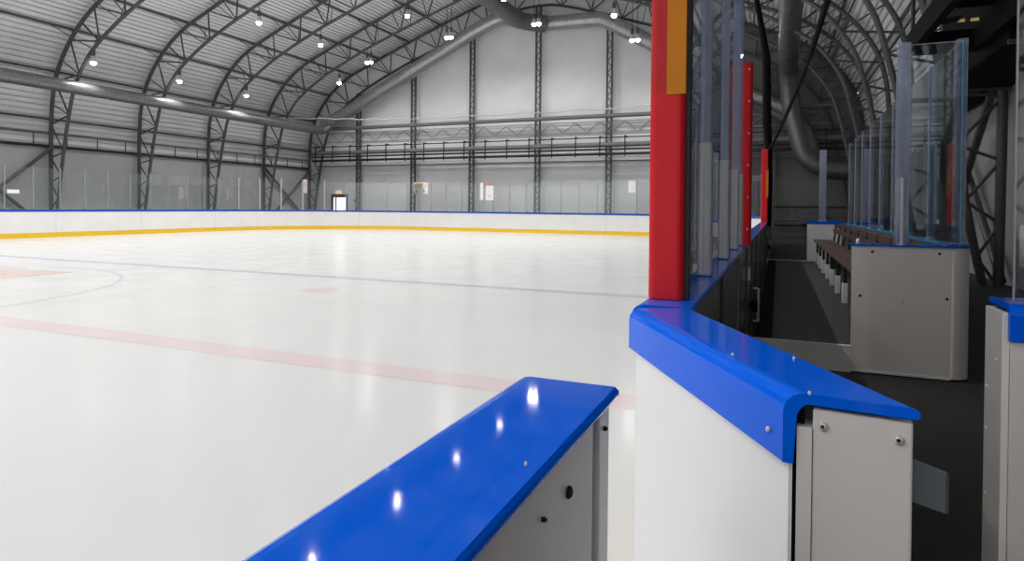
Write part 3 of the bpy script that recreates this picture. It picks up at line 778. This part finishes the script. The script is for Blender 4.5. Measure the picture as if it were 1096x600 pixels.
# glass over the bench boards
stanchion(1.01, YP+.06, 'clear post with tall round grey sleeve on the near bench panel', 1.79, .60, .036, .036, 'posts of the bench glass', ACR, 1.166, .05, True)
t = thing('glass_screen', 'large blue-tinted glass pane standing on the near bench panel', 'glass screen', (1.05, YP+.06, 1.166), 0, 'panes of the bench glass')
MB().box(0, .40, -.006, .006, 0, 1.77).build('sheet', GLB, t)
MB().box(.395, .402, -.007, .007, 0, 1.77).build('edge', EDGEC, t); MB().box(0, .40, -.007, .007, 1.768, 1.774).build('edge', LATT, t)
k = 0; y = YP+.18
stanchion(1.455, y-.04, 'clear corner post where the bench glass turns along the back boards', 1.79, .02, .03, .05, 'posts of the bench glass', ACR, 1.178, .04)
ylist = [y]
while y < 15.6:
    y2 = y+1.16
    o = MB().box(1.449, 1.461, y+.03, y2-.03, 1.178, 2.96).build('glass_screen', GLB); tag(o, 'tinted bench glass pane on the back boards, %s from the near corner' % ORD[k], 'glass screen', 'panes of the bench glass')
    stanchion(1.455, y2, 'slim clear post on the back boards, %s from the near corner' % ORD[k], 1.80, .02, .02, .022, 'posts of the bench glass', ACR, 1.178)
    y = y2; k += 1

# board with blue rail at the viewer's side
t = thing('dasher_board', 'pale board with rolled blue rail on the rubber floor opposite the gate', 'rink board', (.60, 2.22, 0), 0)
LX = 2.2
bevel(MB().box(0, .018, 0.008, .17, .0, 1.174).build('end_panel', PALE, t, 'pale narrow end strip'), .002)
bevel(MB().box(.019, LX, 0, .018, 0, 1.174).build('facing', GREYW, t), .002)
MB().box(.02, LX, .02, .16, 0, 1.174).build('frame', STEEL, t)
MB().box(.02, LX, .161, .175, 0, 1.174).build('rear_panel', GREYW, t)
bevel(MB().sweep([((0.012, 0), (0, 1.)), ((LX, 0), (0, 1.))], cap_profile(True, -.014, .185)).build('top_rail', BLUE, t), .003)
for z in (.98, .76, .52): bolt(t, (.075, -.001, z), (pi/2, 0, 0), .005, HOLE, 'bolt_hole')
for z in (1.03, .93, .8, .6): bolt(t, (-.001, .14 if z < 1 else .05, z), (0, -pi/2, 0), .004, PAPER, 'screw')
t = thing('glass_screen', 'tall glass pane standing on the board opposite the gate', 'glass screen', (.655, 2.33, 1.2), 0)
MB().box(0, 1.9, -.006, .006, 0, 2.1).build('sheet', GLN, t); MB().box(-.003, 0.0, -.006, .006, 0, 2.1).build('edge', LATT, t)

# ------------------------------------------------------------------ bench-side ceiling plant, netting and cables
t = thing('air_handler', 'black air handling unit in a dark steel frame hung above the benches', 'air handler', (1.9, 12, 4.0), 0)
MB().box(0, .11, -8.6, -.06, .02, .34).build('frame_beam', AHU, t)
MB().box(0, 1.0, -.06, .06, .0, .34).build('frame_beam', AHU, t)
MB().box(.89, 1.0, -8.6, -.06, .02, .34).build('frame_beam', AHU, t)
MB().box(.30, 1.1, -8.5, -.42, .58, 2.0).build('casing', AHU, t)
MB().add([(.16, -.30, .36), (.62, -.30, .40), (.20, -.38, .86), (.16, -.7, .36), (.62, -.7, .40), (.20, -.7, .86)], [(0, 1, 2), (5, 4, 3), (0, 3, 4, 1), (1, 4, 5, 2), (2, 5, 3, 0)]).build('transition_sheet', AHUG, t)
for x in (.3, .62, .80): MB().box(x, x+.10, -.28, -.24, .41, .45).build('gap_glow', GAPGLOW, t)  # added glowing blocks stand in for yellow light seen through the gap
for y in (-.1, -4): MB().tube([(.06, y, .3), (.06, y, 6.0)], .03, 6).build('hanger', STEELD, t)
for y0, y1, lab in ((6.2, 10.2, 'nearest the air unit'), (10.85, 14.85, 'just before the bench glass'), (15.5, 19.45, 'behind the tall bench glass'), (20.2, 24.0, 'farthest along the row')):
    t = thing('plenum_box', 'black sheet metal plenum high on the bench side wall, '+lab, 'plenum', (2.95 if y0 < 15 else 3.35, y0, 3.82), 0, 'plenum boxes on the bench side wall')
    XW2 = 1.13 if y0 < 15 else .75
    bevel(MB().box(.0, XW2, 0, y1-y0, 0.05, 2.4 if y0 < 15 else 1.1).build('casing', AHU, t), .02)
    for yf in (0, y1-y0): MB().box(-.02, XW2, yf-.025, yf+.025, 0, .06).build('flange', AHUG, t)
# gathered black netting and the two ropes
npath = [(-.2, 15.35, 1.1), (-.2, 15.35, 2.0), (-.22, 15.3, 2.87), (-.25, 14.6, 3.3), (-.25, 13, 4.4), (-.32, 12, 4.72), (-.4, 11, 5.05), (-.5, 9, 5.9)]
tag(MB().tube(npath, [.06, .07, .08, .09, .075, .05, .04, .03], 8).build('netting_bundle', BLACK), 'gathered black netting hanging beside the distant red pad', 'netting')
tag(MB().tube([(-.22, 15.4, 2.8), (-.08, 14.3, 2.95), (.10, 12.8, 3.2), (.31, 11, 3.54), (.40, 9, 3.62), (.47, 6.6, 3.70), (.5, 5.5, 3.75)], .034, 8).build('black_rope', BLACK), 'thick black rope slanting up from the distant red pad', 'rope')
sag = [(-.42, 10.8, 5.1), (-.2, 10.6, 4.86), (.05, 10.3, 4.76), (.3, 9.8, 4.74), (.48, 9.2, 4.86)]
tag(MB().tube(sag, .008, 6).build('sagging_wire', BLACK), 'thin black wire sagging between netting and rope', 'wire')
# wall fittings behind the benches
tag(MB().box(1.0, 2.4, 38.3, 38.6, .75, 1.35).build('junction_box', GALVD), 'grey box on the gable wall past the bench end', 'box')
for i, z in enumerate((1.65, .95, .62)):
    hpipe('low_pipe', -.2, 3.6, 38.4, z, .05, STEELD if i != 1 else GREYPIPE, ['upper', 'middle', 'lowest'][i]+' thin pipe low on the dark gable wall past the bench')
t = thing('wall_cabinet', 'pale cabinet on the wall behind the glass opposite the gate', 'cabinet', (3.75, 11.6, .55), 0)
MB().box(0, .25, 0, 1.5, 0, .7).build('body', WHITE, t); MB().box(-.012, -.001, .03, 1.47, .03, .67).build('door', PALE, t)

# ------------------------------------------------------------------ camera
cam = bpy.data.cameras.new('camera'); co = bpy.data.objects.new('camera', cam); COL.objects.link(co)
F, yaw, pitch, roll, PY, CH = 675.219, .399498, -.0097212, .0095571, 228.655, 1.46394
cy, sy = math.cos(yaw), math.sin(yaw); cp_, sp_ = math.cos(pitch), math.sin(pitch); cr, sr = math.cos(roll), math.sin(roll)
fw = Vector((-sy, cy, 0)); rt = Vector((cy, sy, 0)); up = Vector((0, 0, 1))
fw2 = fw*cp_+up*sp_; up2 = up*cp_-fw*sp_; rt3 = rt*cr+up2*sr; up3 = up2*cr-rt*sr
M = Matrix((rt3, up3, -fw2)).transposed().to_4x4(); M.translation = Vector((0, 0, CH)); co.matrix_world = M
cam.sensor_fit = 'HORIZONTAL'; cam.sensor_width = 36; cam.lens = F/1096*36; cam.shift_y = -(300-PY)/1096
cam.clip_start = .05; cam.clip_end = 300
sc.camera = co

# ------------------------------------------------------------------ world and view
w = bpy.data.worlds.new('world'); sc.world = w; w.use_nodes = True
w.node_tree.nodes['Background'].inputs[0].default_value = (.9, .95, 1, 1); w.node_tree.nodes['Background'].inputs[1].default_value = .8
sc.view_settings.view_transform = 'Standard'; sc.view_settings.look = 'None'; sc.view_settings.gamma = 1; sc.view_settings.exposure = .42
sc.view_settings.use_curve_mapping = False
c = sc.cycles
c.use_denoising = True; c.max_bounces = 10; c.diffuse_bounces = 5; c.glossy_bounces = 4; c.transparent_max_bounces = 40; c.transmission_bounces = 6
c.sample_clamp_indirect = 6.; c.caustics_reflective = False; c.caustics_refractive = False
